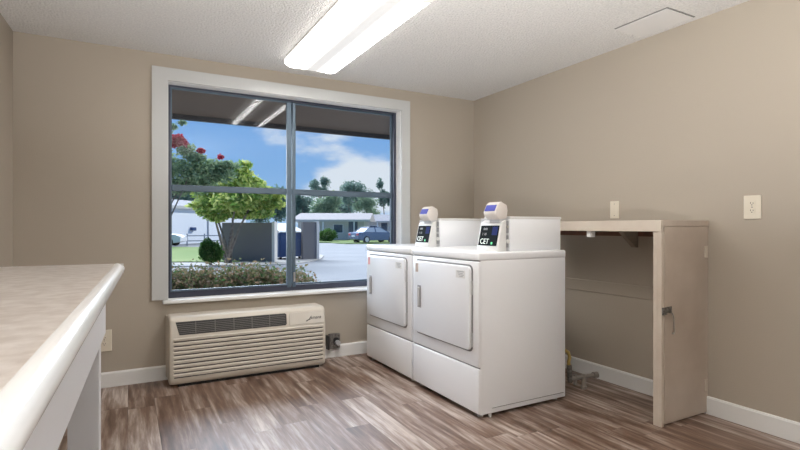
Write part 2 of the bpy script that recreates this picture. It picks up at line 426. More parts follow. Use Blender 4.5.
# cover: profile in (y,z) with sloped upper front
prof = [(ay+.03, az0), (ay+.004, az0+.02), (ay, az0+.05), (ay, .345), (ay+.004, .36), (ay+.020, .462), (ay+.034, .482), (ay+.06, az1), (YW-.02, az1), (YW-.02, az0)]
prism(bm, prof, 'x', ax0, ax1, bev=.022, seg=4)
obj('cover', bm, M_ac, t, S, smooth=True)
bm = B(); box(bm, ax0-.006, YW-.045, az0+.01, ax1+.016, YW-.002, az1-.012, bev=.006); obj('wall_sleeve', bm, M_ac, t, S)
bm = B(); box(bm, ax0+.06, ay+.03, .0, ax1-.05, YW-.05, az0+.02); obj('base_pan', bm, M_shadowgap, t, S)  # near-black colour stands in for the shade gap under the unit
nl = 9
zt, zb = .322, .072
for i in range(nl):
    z = zb+(zt-zb)*i/(nl-1)
    bm = B(); box(bm, ax0+.032, ay-.0015, z-.003, ax1-.03, ay+.004, z+.003); obj('intake_slot', bm, M_grille, t, S)
    bm = B(); prism(bm, [(ay+.003, z+.0032), (ay-.006, z+.006), (ay-.007, z+.020), (ay+.003, z+.0278)], 'x', ax0+.028, ax1-.026); obj('louver', bm, M_ac, t, S)
# upper sloped face: outlet grille (left) and control door (right)
def slope_pt(z): return ay+.004+(z-.36)*(.016/.102)
rs_ = Matrix.Rotation(-math.atan(.016/.102), 4, 'X')
gx0, gx1, gz0, gz1 = ax0+.042, ax0+.042+.785, .366, .456
bm = B()
o1 = [(gx0+.025, gz0), (gx1-.01, gz0), (gx1, gz0+.01), (gx1, gz1-.01), (gx1-.01, gz1), (gx0, gz1)]
vs = [bm.verts.new((p[0], slope_pt(p[1])-.002, p[1])) for p in o1]; vs2 = [bm.verts.new((p[0], slope_pt(p[1])+.006, p[1])) for p in o1]
bm.faces.new(vs); bm.faces.new(vs2[::-1])
for i in range(6): bm.faces.new((vs[i], vs2[i], vs2[(i+1) % 6], vs[(i+1) % 6]))
gr = obj('outlet_grille', bm, M_grille, t, S)
for k in range(6):
    z = gz0+.012+k*.0125
    bm = B(); y = slope_pt(z); box(bm, gx0+.022-.003*k, y-.0055, z-.0018, gx1-.008, y-.002, z+.0018); obj('grille_slat', bm, M_slat_shadow, gr, S)
for k in range(1, 6):
    x = gx0+k*(gx1-gx0)/6
    bm = B(); box(bm, x-.003, slope_pt(gz0)-.007, gz0+.004, x+.003, slope_pt(gz0)-.001, gz1-.004, rot=rs_, pivot=(x, slope_pt(gz0), gz0)); obj('grille_divider', bm, M_slat_shadow, gr, S)
bm = B(); box(bm, gx1+.022, slope_pt(.36)-.005, .362, ax1-.016, slope_pt(.36)+.004, .456, bev=.002, rot=rs_, pivot=(1, slope_pt(.36), .362))
cd = obj('control_door', bm, M_ac2, t, S)
Mt = Matrix.Translation(Vector((ax1-.143, slope_pt(.40)-.0085, .397))-Vector(S)) @ rs_ @ Matrix.Rotation(PI/2, 4, 'X')
tx = text_mesh('Amana', .036, M_grille, 'logo_text', cd, Mt, shear=.35)
bm = B(); y = slope_pt(.395)-.0065
prism(bm, [(ax1-.175, .378), (ax1-.155, .392), (ax1-.128, .4), (ax1-.13, .394), (ax1-.150, .386), (ax1-.160, .378)], 'y', y-.001, y+.002)
obj('logo_swoosh', bm, M_grille, cd, S)

# wall outlets ------------------------------------------------------
def outlet(name, loc, face, label, kind='duplex', w=.076, h=.122):
    """face 'Y': on the window wall, facing -Y; 'X': on the right wall, facing -X"""
    t = thing(name, label, 'outlet' if kind != 'blank' else 'wall plate', loc, 0 if face == 'Y' else -PI/2)
    bm = B(); box(bm, -w/2, -.007, -h/2, w/2, 0, h/2, bev=.003); obj('plate', bm, M_plate, t)
    if kind == 'duplex':
        for s in (-1, 1):
            bm = B(); prism(bm, rrect(-.017, s*.0205-.0145, .017, s*.0205+.0145, .008), 'y', -.0095, -.006); r = obj('receptacle', bm, M_plate, t)
            for dx, hh in ((-.0065, .010), (.0065, .008)):
                bm = B(); box(bm, dx-.0012, -.0105, s*.0205-.002, dx+.0012, -.009, s*.0205-.002+hh); obj('slot', bm, M_slot, r)
            bm = B(); tube(bm, [(0, -.0105, s*.0205-.008), (0, -.009, s*.0205-.008)], .0028); obj('ground_hole', bm, M_slot, r)
        bm = B(); tube(bm, [(0, -.0085, 0), (0, -.006, 0)], .003); obj('screw', bm, M_oldmetal, t)
    else:
        for s in (-1, 1):
            bm = B(); tube(bm, [(0, -.0085, s*.042), (0, -.006, s*.042)], .003); obj('screw', bm, M_oldmetal, t)
    return t
outlet('wall_outlet', (XR, 1.493, 1.235), 'X', 'ivory double power outlet high on right wall beside the cabinet', w=.088, h=.132)
outlet('blank_wall_plate', (XR, 2.391, 1.247), 'X', 'ivory blank wall plate just above the cabinet shelf', 'blank', w=.072, h=.124)
outlet('wall_outlet', (-.145, YW, .327), 'Y', 'ivory power outlet low on wall beside the counter end', w=.092, h=.15)
# metal power box for the air conditioner, with plug
S = (1.552, YW, .15)
t = thing('power_outlet_box', 'dark metal outlet box with plug right of the air conditioner', 'outlet', S)
bm = B(); box(bm, 1.505, YW-.045, .088, 1.60, YW-.017, .208, bev=.004); obj('box', bm, M_oldmetal, t, S)
bm = B(); box(bm, 1.502, YW-.050, .085, 1.603, YW-.045, .211, bev=.002); cv = obj('cover_plate', bm, M_oldmetal, t, S)
bm = B(); prism(bm, rrect(1.540, .115, 1.588, .178, .018), 'y', YW-.056, YW-.050); obj('receptacle', bm, M_dark, t, S)
bm = B(); tube(bm, [(1.572, YW-.056, .135), (1.572, YW-.09, .135)], .021, 14); obj('plug', bm, M_grayp, t, S)
bm = B(); box(bm, 1.484, YW-.075, .082, 1.499, YW-.02, .20, bev=.003); obj('conduit', bm, M_dark, t, S)

# ------------------------------------------------------------------ dryers
def make_dryer(label):
    DX, DY, DEPx, Wd = 1.790, 2.315, .705, .765       # front plane, near side plane
    S = (DX+DEPx/2, DY+Wd/2, 0)
    t = thing('clothes_dryer', label, 'dryer', S, 0, 'coin dryers')
    Y0, Y1, X0, X1 = DY, DY+Wd, DX, DX+DEPx
    bm = B(); box(bm, X0+.014, Y0+.002, .022, X1, Y1-.002, .930, bev=.006, seg=2); obj('body', bm, M_white, t, S, smooth=True)
    bm = B(); box(bm, X0-.004, Y0-.003, .925, X1+.002, Y1+.003, .975, bev=.012, seg=3); obj('top', bm, M_white, t, S, smooth=True)
    bm = B(); box(bm, X0, Y0+.002, .300, X0+.03, Y1-.002, .921, bev=.008, seg=3); obj('front_panel', bm, M_white, t, S, smooth=True)
    bm = B(); box(bm, X0, Y0+.002, .028, X0+.03, Y1-.002, .293, bev=.008, seg=3); obj('lower_panel', bm, M_white, t, S, smooth=True)
    bm = B(); box(bm, X0+.012, Y0+.006, .29, X0+.03, Y1-.006, .303); obj('panel_gap', bm, M_seam, t, S)
    bm = B(); box(bm, X0+.012, Y0+.006, .918, X0+.03, Y1-.006, .928); obj('panel_gap', bm, M_seam, t, S)
    bm = B(); box(bm, X0+.10, Y0-.001, .052, X1-.02, Y0+.003, .054); obj('side_seam', bm, M_seam, t, S)
    # door
    y0, y1, z0, z1 = Y0+.066, Y1-.058, .392, .890
    bm = B(); ring(bm, rrect(y0-.011, z0-.010, y1+.010, z1+.010, .034), rrect(y0+.002, z0+.002, y1-.002, z1-.002, .026), 'x', X0-.003, X0+.004)
    obj('door_gasket', bm, M_seam, t, S)
    bm = B(); prism(bm, rrect(y0, z0, y1, z1, .028), 'x', X0-.020, X0+.002, bev=.005, seg=2); door = obj('door', bm, M_white, t, S, smooth=True)
    bm = B(); box(bm, X0-.022, y1-.088, .568, X0-.018, y1-.044, .722, bev=.0015); hr = obj('handle_recess', bm, M_vault, door, S)
    bm = B(); box(bm, X0-.034, y1-.076, .580, X0-.020, y1-.058, .710, bev=.004); hd = obj('handle', bm, M_grayp, door, S); hd['label'] = 'grey pull handle'
    for z in (.765, .455):
        bm = B(); box(bm, X0-.012, y0-.012, z-.042, X0-.002, y0-.003, z+.042, bev=.002); h_ = obj('hinge', bm, M_grayp, door, S)
    # stickers
    bm = B(); box(bm, X0-.0215, y1-.052, .812, X0-.0195, y1-.018, .872); st = obj('sticker', bm, M_tan, door, S); st['label'] = 'small tan notice sticker'
    bm = B(); box(bm, X0-.0215, y0+.04, .815, X0-.0195, y0+.135, .862); lb = obj('sticker', bm, M_whitep, door, S); lb['label'] = 'white printed label'
    for i, zz in enumerate((.852, .842, .832, .823)):
        bm = B(); box(bm, X0-.0222, y0+.052+.01*(i % 2), zz, X0-.0214, y0+.122-.008*i, zz+.004); obj('print_line', bm, M_label, door, S)
    # feet
    for x in (X0+.05, X1-.05):
        for y in (Y0+.05, Y1-.05):
            bm = B(); tube(bm, [(x, y, 0), (x, y, .03)], .018, 12); obj('foot', bm, M_grayp, t, S)
    bm = B(); prism(bm, [(X0+.078, .022), (X0+.098, .022), (X0+.094, 0.0), (X0+.084, 0.0)], 'y', Y0+.004, Y0+.014); obj('levelling_clip', bm, M_whitep, t, S)
    # coin meter case on the top
    h0, h1 = Y0+.052, Y0+.300
    bm = B(); box(bm, 2.068, h0, .972, 2.505, h1, 1.187, bev=.006); mh = obj('meter_case', bm, M_white, t, S, smooth=True)
    bm = B(); box(bm, 2.066, h0-.004, 1.174, 2.507, h1+.002, 1.190, bev=.004); obj('case_lid', bm, M_whitep, mh, S)
    bm = B(); box(bm, 2.036, h0+.014, .974, 2.070, h1-.004, 1.176, bev=.003); obj('coin_vault', bm, M_grayp, t, S)
    for z in (1.125, 1.035):
        bm = B(); box(bm, 2.041, h0+.004, z-.038, 2.064, h0+.014, z+.038, bev=.002); v = obj('vault_door', bm, M_vault, t, S)
    bm = B(); tube(bm, [(2.052, h0+.012, 1.035), (2.052, h0-.008, 1.035)], .013, 14); obj('lock', bm, M_whitep, t, S)
    bm = B(); tube(bm, [(2.052, h0+.012, 1.125), (2.052, h0-.003, 1.125)], .008, 14); obj('lock', bm, M_chrome, t, S)
    # control head: wedge with a sloping face towards the front
    bm = B(); prism(bm, [(1.970, .973), (1.970, .990), (2.004, 1.142), (2.010, 1.156), (2.038, 1.168), (2.038, .973)], 'y', h0-.004, h1-.045, bev=.004)
    ch = obj('control_head', bm, M_whitep, t, S, smooth=True)
    sa = math.atan((2.004-1.970)/(1.142-.990))
    rr = Matrix.Rotation(sa, 4, 'Y')
    pv = (1.970, 0, .990)
    bm = B(); box(bm, 1.965, h0+.014, 1.008, 1.971, h1-.060, 1.136, bev=.001, rot=rr, pivot=pv); obj('display', bm, M_disp, ch, S)
    bm = B(); box(bm, 1.9635, h0+.020, 1.075, 1.9655, h0+.070, 1.128, rot=rr, pivot=pv); obj('display_field', bm, M_blueg, ch, S)
    # print on the display, reads from the front: local right is -Y
    def disp_text(s, size, y, z, m, nm):
        base = Matrix.Translation(Vector(pv)) @ rr @ Matrix.Translation(-Vector(pv)) @ Matrix.Translation((1.9638, y, z))
        Mx = Matrix(((0, 0, -1, 0), (-1, 0, 0, 0), (0, 1, 0, 0), (0, 0, 0, 1)))
        return text_mesh(s, size, m, nm, ch, Matrix.Translation(-Vector(S)) @ base @ Mx)
    disp_text('CET', .048, h1-.075, 1.018, M_text, 'display_text')
    disp_text('1 10', .024, h1-.085, 1.072, M_label, 'display_text')
    disp_text('0000', .020, h1-.090, 1.106, M_label, 'display_text')
    bm = B(); box(bm, 1.9632, h0+.050, 1.016, 1.9655, h0+.064, 1.030, rot=rr, pivot=pv); obj('indicator', bm, M_green, ch, S)
    # card reader head on the top of the control head
    bm = B()
    pr = [(1.990, 1.170), (1.968, 1.192), (1.958, 1.214), (1.985, 1.268), (2.006, 1.280), (2.052, 1.260), (2.058, 1.225), (2.050, 1.176)]
    prism(bm, pr, 'y', h0+.004, h1-.125, bev=.006, seg=2)
    rd = obj('card_reader', bm, M_reader, t, S, smooth=True)
    d = Vector((1.985-1.958, 0, 1.268-1.214)).normalized(); nrm = Vector((-d.z, 0, d.x))
    bm = B(); p0 = Vector((1.960, 0, 1.218))
    q = []
    for s, y in ((.004, h0+.014), (.004, h1-.137), (.046, h1-.137), (.046, h0+.014)):
        pp = p0+d*s+nrm*.0012; q.append((pp.x, y, pp.z))
    va = [bm.verts.new(c) for c in q]; vb = [bm.verts.new(Vector(c)+nrm*.002) for c in q]
    bm.faces.new(va[::-1]); bm.faces.new(vb)
    for i in range(4): bm.faces.new((va[i], va[(i+1) % 4], vb[(i+1) % 4], vb[i]))
    sc = obj('reader_screen', bm, M_screen, rd, S); sc['label'] = 'blue reader screen'
    bm = B(); box(bm, 2.000, h0+.012, 1.150, 2.060, h1-.135, 1.176, bev=.003); obj('reader_neck', bm, M_grayp, rd, S)
    return t
d1 = make_dryer('white coin dryer nearest the camera, its whole right side in view')
d2 = copy_tree(d1); d2.location.y += .785
d2['label'] = 'white coin dryer farther back, beside the window and mostly behind its twin'
for ch in [x for x in bpy.data.objects if x.parent == d2 and x.name.startswith('door') and 'gasket' not in x.name]:
    for s in [x for x in bpy.data.objects if x.parent == ch and x.get('label') == 'small tan notice sticker']:
        s.data = s.data.copy(); s.data.materials.clear(); s.data.materials.append(M_pink); s['label'] = 'small red notice sticker'

# ------------------------------------------------------------------ open cabinet with shelf top
cx0, cy0 = 2.630, 1.742
S = ((cx0+XR)/2, 2.2, 0)
t = thing('wall_cabinet', 'cream painted wooden cabinet with open front against right wall', 'cabinet', S)
bm = B(); box(bm, cx0, cy0+.012, 1.132, XR-.001, 2.90, 1.160, bev=.002); obj('shelf_top', bm, M_cab, t, S)
bm = B(); box(bm, cx0-.020, cy0-.008, 1.098, cx0, 2.90, 1.162, bev=.002); obj('top_fascia', bm, M_cab, t, S)
bm = B(); box(bm, cx0-.012, cy0+.016, 0, cx0+.020, cy0+.045, 1.097, bev=.002); obj('corner_post', bm, M_cab, t, S)
bm = B(); box(bm, cx0+.022, cy0+.018, .01, XR-.02, cy0+.030, 1.13, bev=.002); obj('end_panel', bm, M_cab, t, S)
bm = B(); box(bm, cx0+.016, cy0-.006, .012, XR-.014, cy0+.014, 1.128, bev=.003); dr = obj('door', bm, M_cabdoor, t, S); dr['label'] = 'tan side door with scuffed paint'
bm = B(); box(bm, cx0-.012, cy0-.006, 0, cx0+.012, cy0+.016, 1.098, bev=.002); obj('door_stile', bm, M_cab, t, S)
bm = B(); box(bm, XR-.0135, cy0-.004, 0, XR-.001, cy0+.016, 1.13); obj('wall_stile', bm, M_cabdoor, t, S)
bm = B(); box(bm, cx0, cy0-.008, 1.130, XR-.001, cy0+.012, 1.162, bev=.0); obj('top_rail', bm, M_cabdoor, t, S)
for z in (.975, .175):
    bm = B(); box(bm, XR-.045, cy0-.010, z-.035, XR-.018, cy0-.0055, z+.035, bev=.001); tube(bm, [(XR-.022, cy0-.011, z-.036), (XR-.022, cy0-.011, z+.036)], .0045, 8); obj('hinge', bm, M_cab, dr, S)
# hasp and dangling staple
bm = B(); box(bm, cx0-.012, cy0-.016, .630, cx0+.028, cy0-.006, .672, bev=.003); box(bm, cx0+.030, cy0-.012, .640, cx0+.075, cy0-.006, .674, bev=.002)
hs = obj('hasp', bm, M_oldmetal, dr, S); hs['label'] = 'tarnished metal hasp'
bm = B(); zz = .632
tube(bm, [(cx0+.048, cy0-.018, zz+.01), (cx0+.066, cy0-.020, zz+.005), (cx0+.078, cy0-.020, zz-.02), (cx0+.080, cy0-.020, zz-.07), (cx0+.086, cy0-.020, zz-.10), (cx0+.078, cy0-.020, zz-.112), (cx0+.066, cy0-.020, zz-.108)], .0045, 8)
obj('hasp_hook', bm, M_chrome, hs, S, smooth=True)
bm = B(); box(bm, XR-.022, cy0+.075, 1.060, XR-.001, 2.90, 1.131, bev=.002); ck = obj('wall_cleat', bm, M_redwood, t, S); ck['label'] = 'reddish bare wood cleat'
bm = B(); prism(bm, [(XR-.022, 1.131), (XR-.022, .985), (XR-.045, .985), (XR-.19, 1.10), (XR-.19, 1.131)], 'y', 2.190, 2.225); obj('bracket', bm, M_bracket, t, S)
bm = B(); box(bm, cx0+.005, 2.232, 1.058, cx0+.045, 2.268, 1.131, bev=.002); obj('support_block', bm, M_trim, t, S)
bm = B(); box(bm, cx0+.045, 2.242, 1.092, XR-.022, 2.262, 1.131); obj('bearer', bm, M_bracket, t, S)

# gas line behind the near dryer
S = (2.73, 2.43, 0)
t = thing('gas_pipe', 'metal gas pipe with yellow hose on floor behind near dryer', 'pipe', S)
bm = B(); tube(bm, [(2.700, 2.42, .04), (2.700, 2.42, .11)], .013, 12); obj('riser', bm, M_galv, t, S, smooth=True)
bm = B(); tube(bm, [(2.655, 2.425, .085), (2.70, 2.42, .085), (2.86, 2.405, .085)], .014, 12); tube(bm, [(2.862, 2.405, .085), (2.895, 2.402, .085)], .022, 12); obj('pipe', bm, M_galv, t, S, smooth=True)
bm = B(); tube(bm, [(2.775, 2.413, .0), (2.775, 2.413, .10)], .015, 12); tube(bm, [(2.775, 2.413, .0), (2.775, 2.413, .022)], .021, 12); obj('tee', bm, M_galv, t, S, smooth=True)
bm = B(); tube(bm, [(2.655, 2.425, .06), (2.650, 2.43, .18)], .017, 10); obj('valve', bm, M_oldmetal, t, S, smooth=True)
bm = B()
tube(bm, [(2.650, 2.43, .17), (2.652, 2.435, .20), (2.668, 2.44, .225), (2.664, 2.45, .26), (2.63, 2.47, .285), (2.60, 2.50, .29)], .012, 10); obj('hose', bm, M_yellow, t, S, smooth=True)

# ------------------------------------------------------------------ outside: eave, ground
GZ = -.35
YE = 6.05
bm = B(); box(bm, -6, YW+.17, 2.385, 9, YE, 2.50); struct('eave_soffit', bm, M_soffit)
bm = B(); box(bm, -6, YE, 2.33, 9, YE+.05, 2.56); struct('eave_fascia', bm, M_fascia)
bm = B(); box(bm, -6, YW+.17, 2.50, 9, YE+.05, 2.62); struct('roof_slab', bm, M_roof)

def poly(pts, z0, z1, m, name):
    bm = B(); prism(bm, [(p[0], p[1]) for p in pts], 'z', z0, z1); return struct(name, bm, m)
poly([(-60, YW+.17), (120, YW+.17), (120, 160), (-60, 160)], GZ-.3, GZ-.012, M_asphalt, 'parking_lot')
# lawn with a curved concrete kerb round the bin enclosure
A = [far(-20, 17.6), far(120, 18.2), far(180, 18.6), far(250, 18.9), far(290, 19.6), far(312, 21.2), far(322, 23.5), far(324, 25.5), far(318, 27.5)]
Bk = [far(300, 29), far(262, 31), far(225, 36), far(170, 37), far(60, 37), far(-40, 37)]
poly(A+Bk, GZ-.02, GZ+.02, M_concrete, 'kerb_island')
lawn = [far(-20, 19.4), far(120, 20.2), far(180, 20.4), far(240, 20.6), far(240, 27), far(222, 35), far(170, 36), far(60, 36), far(-40, 36)]
poly(lawn, GZ-.02, GZ+.05, M_grass, 'lawn')
# planting bed by the window
poly([(-4, YW+1.2), far(322, 8.4).to_2d(), far(326, 9.6).to_2d(), far(306, 11.5).to_2d(), far(150, 11.2).to_2d(), (-7, 11)], GZ-.05, GZ+.03, M_soil, 'planting_bed')
poly([(-6, YW+.17), (9, YW+.17), (9, YW+1.15), (-6, YW+1.15)], GZ-.1, GZ+.02, M_concrete, 'walkway')
poly([far(330, 46).to_2d(), far(345, 43).to_2d(), far(420, 44).to_2d(), far(460, 60).to_2d(), far(300, 60).to_2d(), far(306, 47).to_2d()], GZ-.02, GZ+.06, M_grass, 'grass_verge')

# ------------------------------------------------------------------ plants
def leaves(bm, blobs, n, size, seed, shell=.55, asp=.5):
    r = random.Random(seed); tot = sum(b[3]*b[4]+b[4]*b[5]+b[3]*b[5] for b in blobs)
    for (cx, cy, cz, rx, ry, rz) in blobs:
        k = int(n*(rx*ry+ry*rz+rx*rz)/tot)
        for _ in range(k):
            d = Vector((r.gauss(0, 1), r.gauss(0, 1), r.gauss(0, 1))).normalized()
            s = shell+(1.06-shell)*r.random()**.7
            if r.random() < .16: s *= 1.25
            p = Vector((cx+d.x*rx*s, cy+d.y*ry*s, cz+d.z*rz*s))
            u = Vector((r.gauss(0, 1), r.gauss(0, 1), r.gauss(0, .7))).normalized()
            w = u.cross(Vector((r.gauss(0, 1), r.gauss(0, 1), r.gauss(0, 1)))).normalized()
            L_ = size*(.6+.8*r.random()); w = w*L_*asp*.5; nn = u.cross(w).normalized()*L_*.12
            vs = [bm.verts.new(p-u*L_*.5), bm.verts.new(p+w+nn), bm.verts.new(p+u*L_*.5), bm.verts.new(p-w+nn)]
            bm.faces.new(vs)

def blob_set(c, R, n, seed, sub=.45):
    r = random.Random(seed); out = []
    for i in range(n):
        d = Vector((r.uniform(-1, 1), r.uniform(-1, 1), r.uniform(-1, 1)))
        if d.length > 1: d.normalize()
        s = sub*(.7+.6*r.random())
        out.append((c[0]+d.x*R[0]*(1-s*.6), c[1]+d.y*R[1]*(1-s*.6), c[2]+d.z*R[2]*(1-s*.6), R[0]*s, R[1]*s, R[2]*s))
    return out

def tree(name, label, cat, base, c, R, m, n, size, seed, trunks=1, tr=.12, nb=9, sub=.45, group=None, blobs=None, shell=.55):
    t = thing(name, label, cat, base, 0, group)
    bl = blobs or blob_set(c, R, nb, seed, sub)
    bm = B(); leaves(bm, bl, n, size, seed+1, shell)
    obj('crown', bm, m, t, base, smooth='leaf')
    bm = B(); r = random.Random(seed+2)
    for k in range(trunks):
        a = 2*PI*k/trunks+.4
        off = Vector((math.cos(a), math.sin(a), 0))*(tr*1.3 if trunks > 1 else 0)
        top = bl[k % len(bl)]
        b0 = Vector(base)+off; b2 = Vector(top[:3])
        mid = b0.lerp(b2, .5)+Vector((off.x, off.y, 0))*.8
        tube(bm, [b0, b0.lerp(mid, .5), mid, b2], tr, 8, tr*.35)
    for q in bl[:min(len(bl), 9)]:
        b0 = Vector(base).lerp(Vector(c), .72); tube(bm, [b0, Vector(q[:3])], tr*.3, 6, tr*.1)
    obj('trunk', bm, M_bark, t, base, smooth=True)
    return t

def zv(v, D): return HC+(227-v)*D/F_      # height that shows at image row v when D metres away

# yellow-green ornamental tree in front of the enclosure
D = 19.8; b0 = far(228, 20.2, GZ)
bl = []
for u, v, ru, rv, dd in ((232, 184, 22, 10, 0), (208, 190, 16, 9, .6), (257, 194, 18, 9, -.3), (236, 203, 22, 9, -.6), (212, 203, 15, 6, .2), (264, 204, 16, 6, .2), (238, 172, 13, 6, .1), (252, 182, 11, 6, .4), (222, 174, 9, 6, .1),
                         (244, 213, 17, 5, .3), (204, 212, 9, 3.2, -.4), (216, 218, 10, 3.4, -.2), (272, 196, 12, 4.5, 0), (276, 204, 9, 3, 0), (198, 206, 9, 2.6, 0), (228, 212, 11, 5, 0), (262, 214, 11, 3, 0), (245, 164, 6, 4, .2)):
    p = far(u, D+dd); bl.append((p.x, p.y, zv(v, D), ru*D/F_, ru*D/F_*.8, rv*D/F_))
tree('ornamental_tree', 'yellow-green multi-stem tree in front of the grey enclosure', 'tree', b0, (far(232, D).x, far(232, D).y, zv(195, D)), None, L_tree, 6800, .25, 11, 5, .075, blobs=bl, shell=.15)
# crape myrtle with crimson flowers, left and nearer
D = 13.0; b0 = far(135, 13, GZ); bl = []
for u, v, ru, rv, dd in ((192, 170, 16, 13, 0), (180, 186, 12, 9, .3), (166, 165, 14, 14, .2), (210, 168, 14, 10, .4), (150, 175, 22, 18, 0), (140, 140, 24, 20, 0), (200, 182, 16, 10, .5), (222, 170, 14, 11, .5), (174, 130, 4, 2.2, -.4), (181, 126, 4, 2.2, -.4), (188, 121.5, 4, 1.8, -.4), (166, 133, 6, 4, -.4), (186, 150, 9, 6, 0), (196, 158, 9, 5, 0), (226, 162, 13, 4, .6)):
    p = far(u, D+dd); bl.append((p.x, p.y, zv(v, D), ru*D/F_, ru*D/F_, rv*D/F_))
tm = tree('flowering_tree', 'dark green flowering tree with crimson blooms at the left of window', 'tree', b0, (far(150, D).x, far(150, D).y, zv(185, D)), None, L_myrtle, 12000, .11, 23, 2, .04, blobs=bl, shell=.1)
for u, v, r_, cnt in ((178, 141, 6.5, 700), (172, 145, 5, 300), (183, 144, 4.5, 260), (201, 152, 3.2, 240), (221, 158, 3.4, 60)):
    p = far(u, D-.2); bm = B(); leaves(bm, [(p.x, p.y, zv(v, D), r_*D/F_, r_*D/F_, r_*.75*D/F_)], cnt, .07, int(u), .1, .9)
    obj('flower_cluster', bm, L_flower, tm, b0, smooth='leaf')
# rounded shrub beside the enclosure
D = 19.1; b0 = far(211, D, GZ); p = far(211, D)
tree('round_shrub', 'clipped dark green shrub on the lawn beside the tree trunks', 'shrub', b0, (p.x, p.y, zv(250, D)), (10.5*D/F_, 8*D/F_, 12.5*D/F_), L_shrub, 4200, .12, 31, 3, .03, nb=11, sub=.52)
# low hedge right outside the window
b0 = far(240, 8.6, GZ); t = thing('low_hedge', 'low olive and reddish hedge just outside below the window', 'hedge', b0)
bl = []
r = random.Random(5)
for i in range(26):
    u = 130+i*7.0; D = 8.3+r.uniform(-.12, .12); p = far(u, D); hh = .47+r.uniform(-.05, .03)
    if u > 292: hh -= (u-292)*.009
    bl.append((p.x, p.y, (GZ+hh)/2+.0, .28, .42, (hh-GZ)/2))
    bl.append((p.x+.1, p.y+.15, (GZ+hh)/2-.03, .26, .30, (hh-GZ)/2*.93))
bm = B(); leaves(bm, bl, 24000, .062, 77, .45, .6); obj('foliage', bm, L_hedge, t, b0, smooth='leaf')
bm = B()
for q in bl: tube(bm, [(q[0], q[1], GZ), (q[0]+.05, q[1], q[2])], .012, 6)
obj('stems', bm, M_bark, t, b0)
# tufts along the lawn edge
# far trees
def far_tree(u, v, ru, rv, D, m, n, size, seed, label, nb=15, gz=GZ):
    v += 4; rv += 3
    b0 = far(u, D, gz); p = far(u, D)
    tree('background_tree', label, 'tree', b0, (p.x, p.y, zv(v, D)), (ru*D/F_, ru*D/F_*.6, rv*D/F_), m, int(n*1.5), size*.8, seed, 1, .18, nb, .42, 'trees beyond the houses', None, .15)
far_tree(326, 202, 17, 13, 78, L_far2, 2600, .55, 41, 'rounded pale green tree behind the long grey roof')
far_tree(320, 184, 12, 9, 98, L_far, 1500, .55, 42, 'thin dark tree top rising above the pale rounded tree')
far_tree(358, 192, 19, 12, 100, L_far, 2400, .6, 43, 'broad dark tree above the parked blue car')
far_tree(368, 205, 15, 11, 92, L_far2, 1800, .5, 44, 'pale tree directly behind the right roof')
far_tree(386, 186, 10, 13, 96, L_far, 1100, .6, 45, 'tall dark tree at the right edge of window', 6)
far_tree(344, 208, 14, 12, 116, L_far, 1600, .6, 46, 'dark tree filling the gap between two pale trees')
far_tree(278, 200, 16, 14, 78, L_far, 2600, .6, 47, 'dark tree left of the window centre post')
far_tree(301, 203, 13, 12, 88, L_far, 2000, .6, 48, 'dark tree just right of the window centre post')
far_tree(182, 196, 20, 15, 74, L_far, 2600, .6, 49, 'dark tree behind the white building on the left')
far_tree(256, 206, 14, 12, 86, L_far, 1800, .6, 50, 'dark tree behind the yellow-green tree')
# hydrangea-round bush by the far house
D = 50; p = far(328, D); b0 = far(328, D, GZ)
tree('round_bush', 'rounded green bush between the enclosure and the parked car', 'bush', b0, (p.x, p.y, zv(235, D)), (9.5*D/F_, 9.5*D/F_, 6.5*D/F_), L_shrub, 2200, .22, 61, 3, .05, nb=8, sub=.65)

# ------------------------------------------------------------------ bin enclosure and bin
def wall_seg(u0, u1, D0, D1, h, cap):
    p0, p1 = far(u0, D0, GZ), far(u1, D1, GZ); d = (p1-p0); Ln = d.length; a = math.atan2(d.y, d.x)
    t = thing('enclosure_wall', '', 'wall', p0, a)
    bm = B(); box(bm, 0, 0, 0, Ln, .2, h, bev=.01); obj('panel', bm, M_encl, t)
    if cap:
        bm = B(); box(bm, Ln, -.03, 0, Ln+.13, .23, h+.03, bev=.01); obj('lit_end', bm, M_encl_lit, t)  # sunlit end face of the wall, its brightness put into the colour
    return t
w1 = wall_seg(222, 272, 21.4, 20.8, 1.66, True); w1['label'] = 'grey stucco enclosure wall with its sunlit end coloured pale behind the tree'
w2 = wall_seg(303, 316.5, 22.4, 22.8, 1.70, True); w2['label'] = 'short grey enclosure wall just right of the window centre post'
w1['group'] = w2['group'] = 'bin enclosure walls'
p = far(279, 22.2, GZ); q = far(304, 23.0, GZ); d = q-p; a = math.atan2(d.y, d.x)
t = thing('dumpster', 'dark blue dumpster with pale lids between the enclosure walls', 'dumpster', p, a)
W_ = d.length
bm = B(); prism(bm, [(-.02, .12), (.04, .12), (W_-.04, .12), (W_+.02, .12), (W_+.02, 1.22), (-.02, 1.22)], 'y', 0, 1.3, bev=.02); obj('bin_body', bm, M_bin, t)
for k in range(4):
    x = .1+k*(W_-.2)/3; bm = B(); box(bm, x-.03, -.03, .2, x+.03, .0, 1.15); obj('rib', bm, M_bin, t)
for k in range(2):
    x0 = k*W_/2; bm = B(); prism(bm, [(-.06, 1.22), (1.35, 1.62), (1.35, 1.66), (-.06, 1.27)], 'x', x0+.01, x0+W_/2-.01, bev=.005); obj('bin_lid', bm, M_binlid, t)
for x in (.15, W_-.15):
    for y in (.15, 1.15):
        bm = B(); tube(bm, [(x-.03, y, .065), (x+.03, y, .065)], .065, 10); obj('wheel', bm, M_tyre, t)

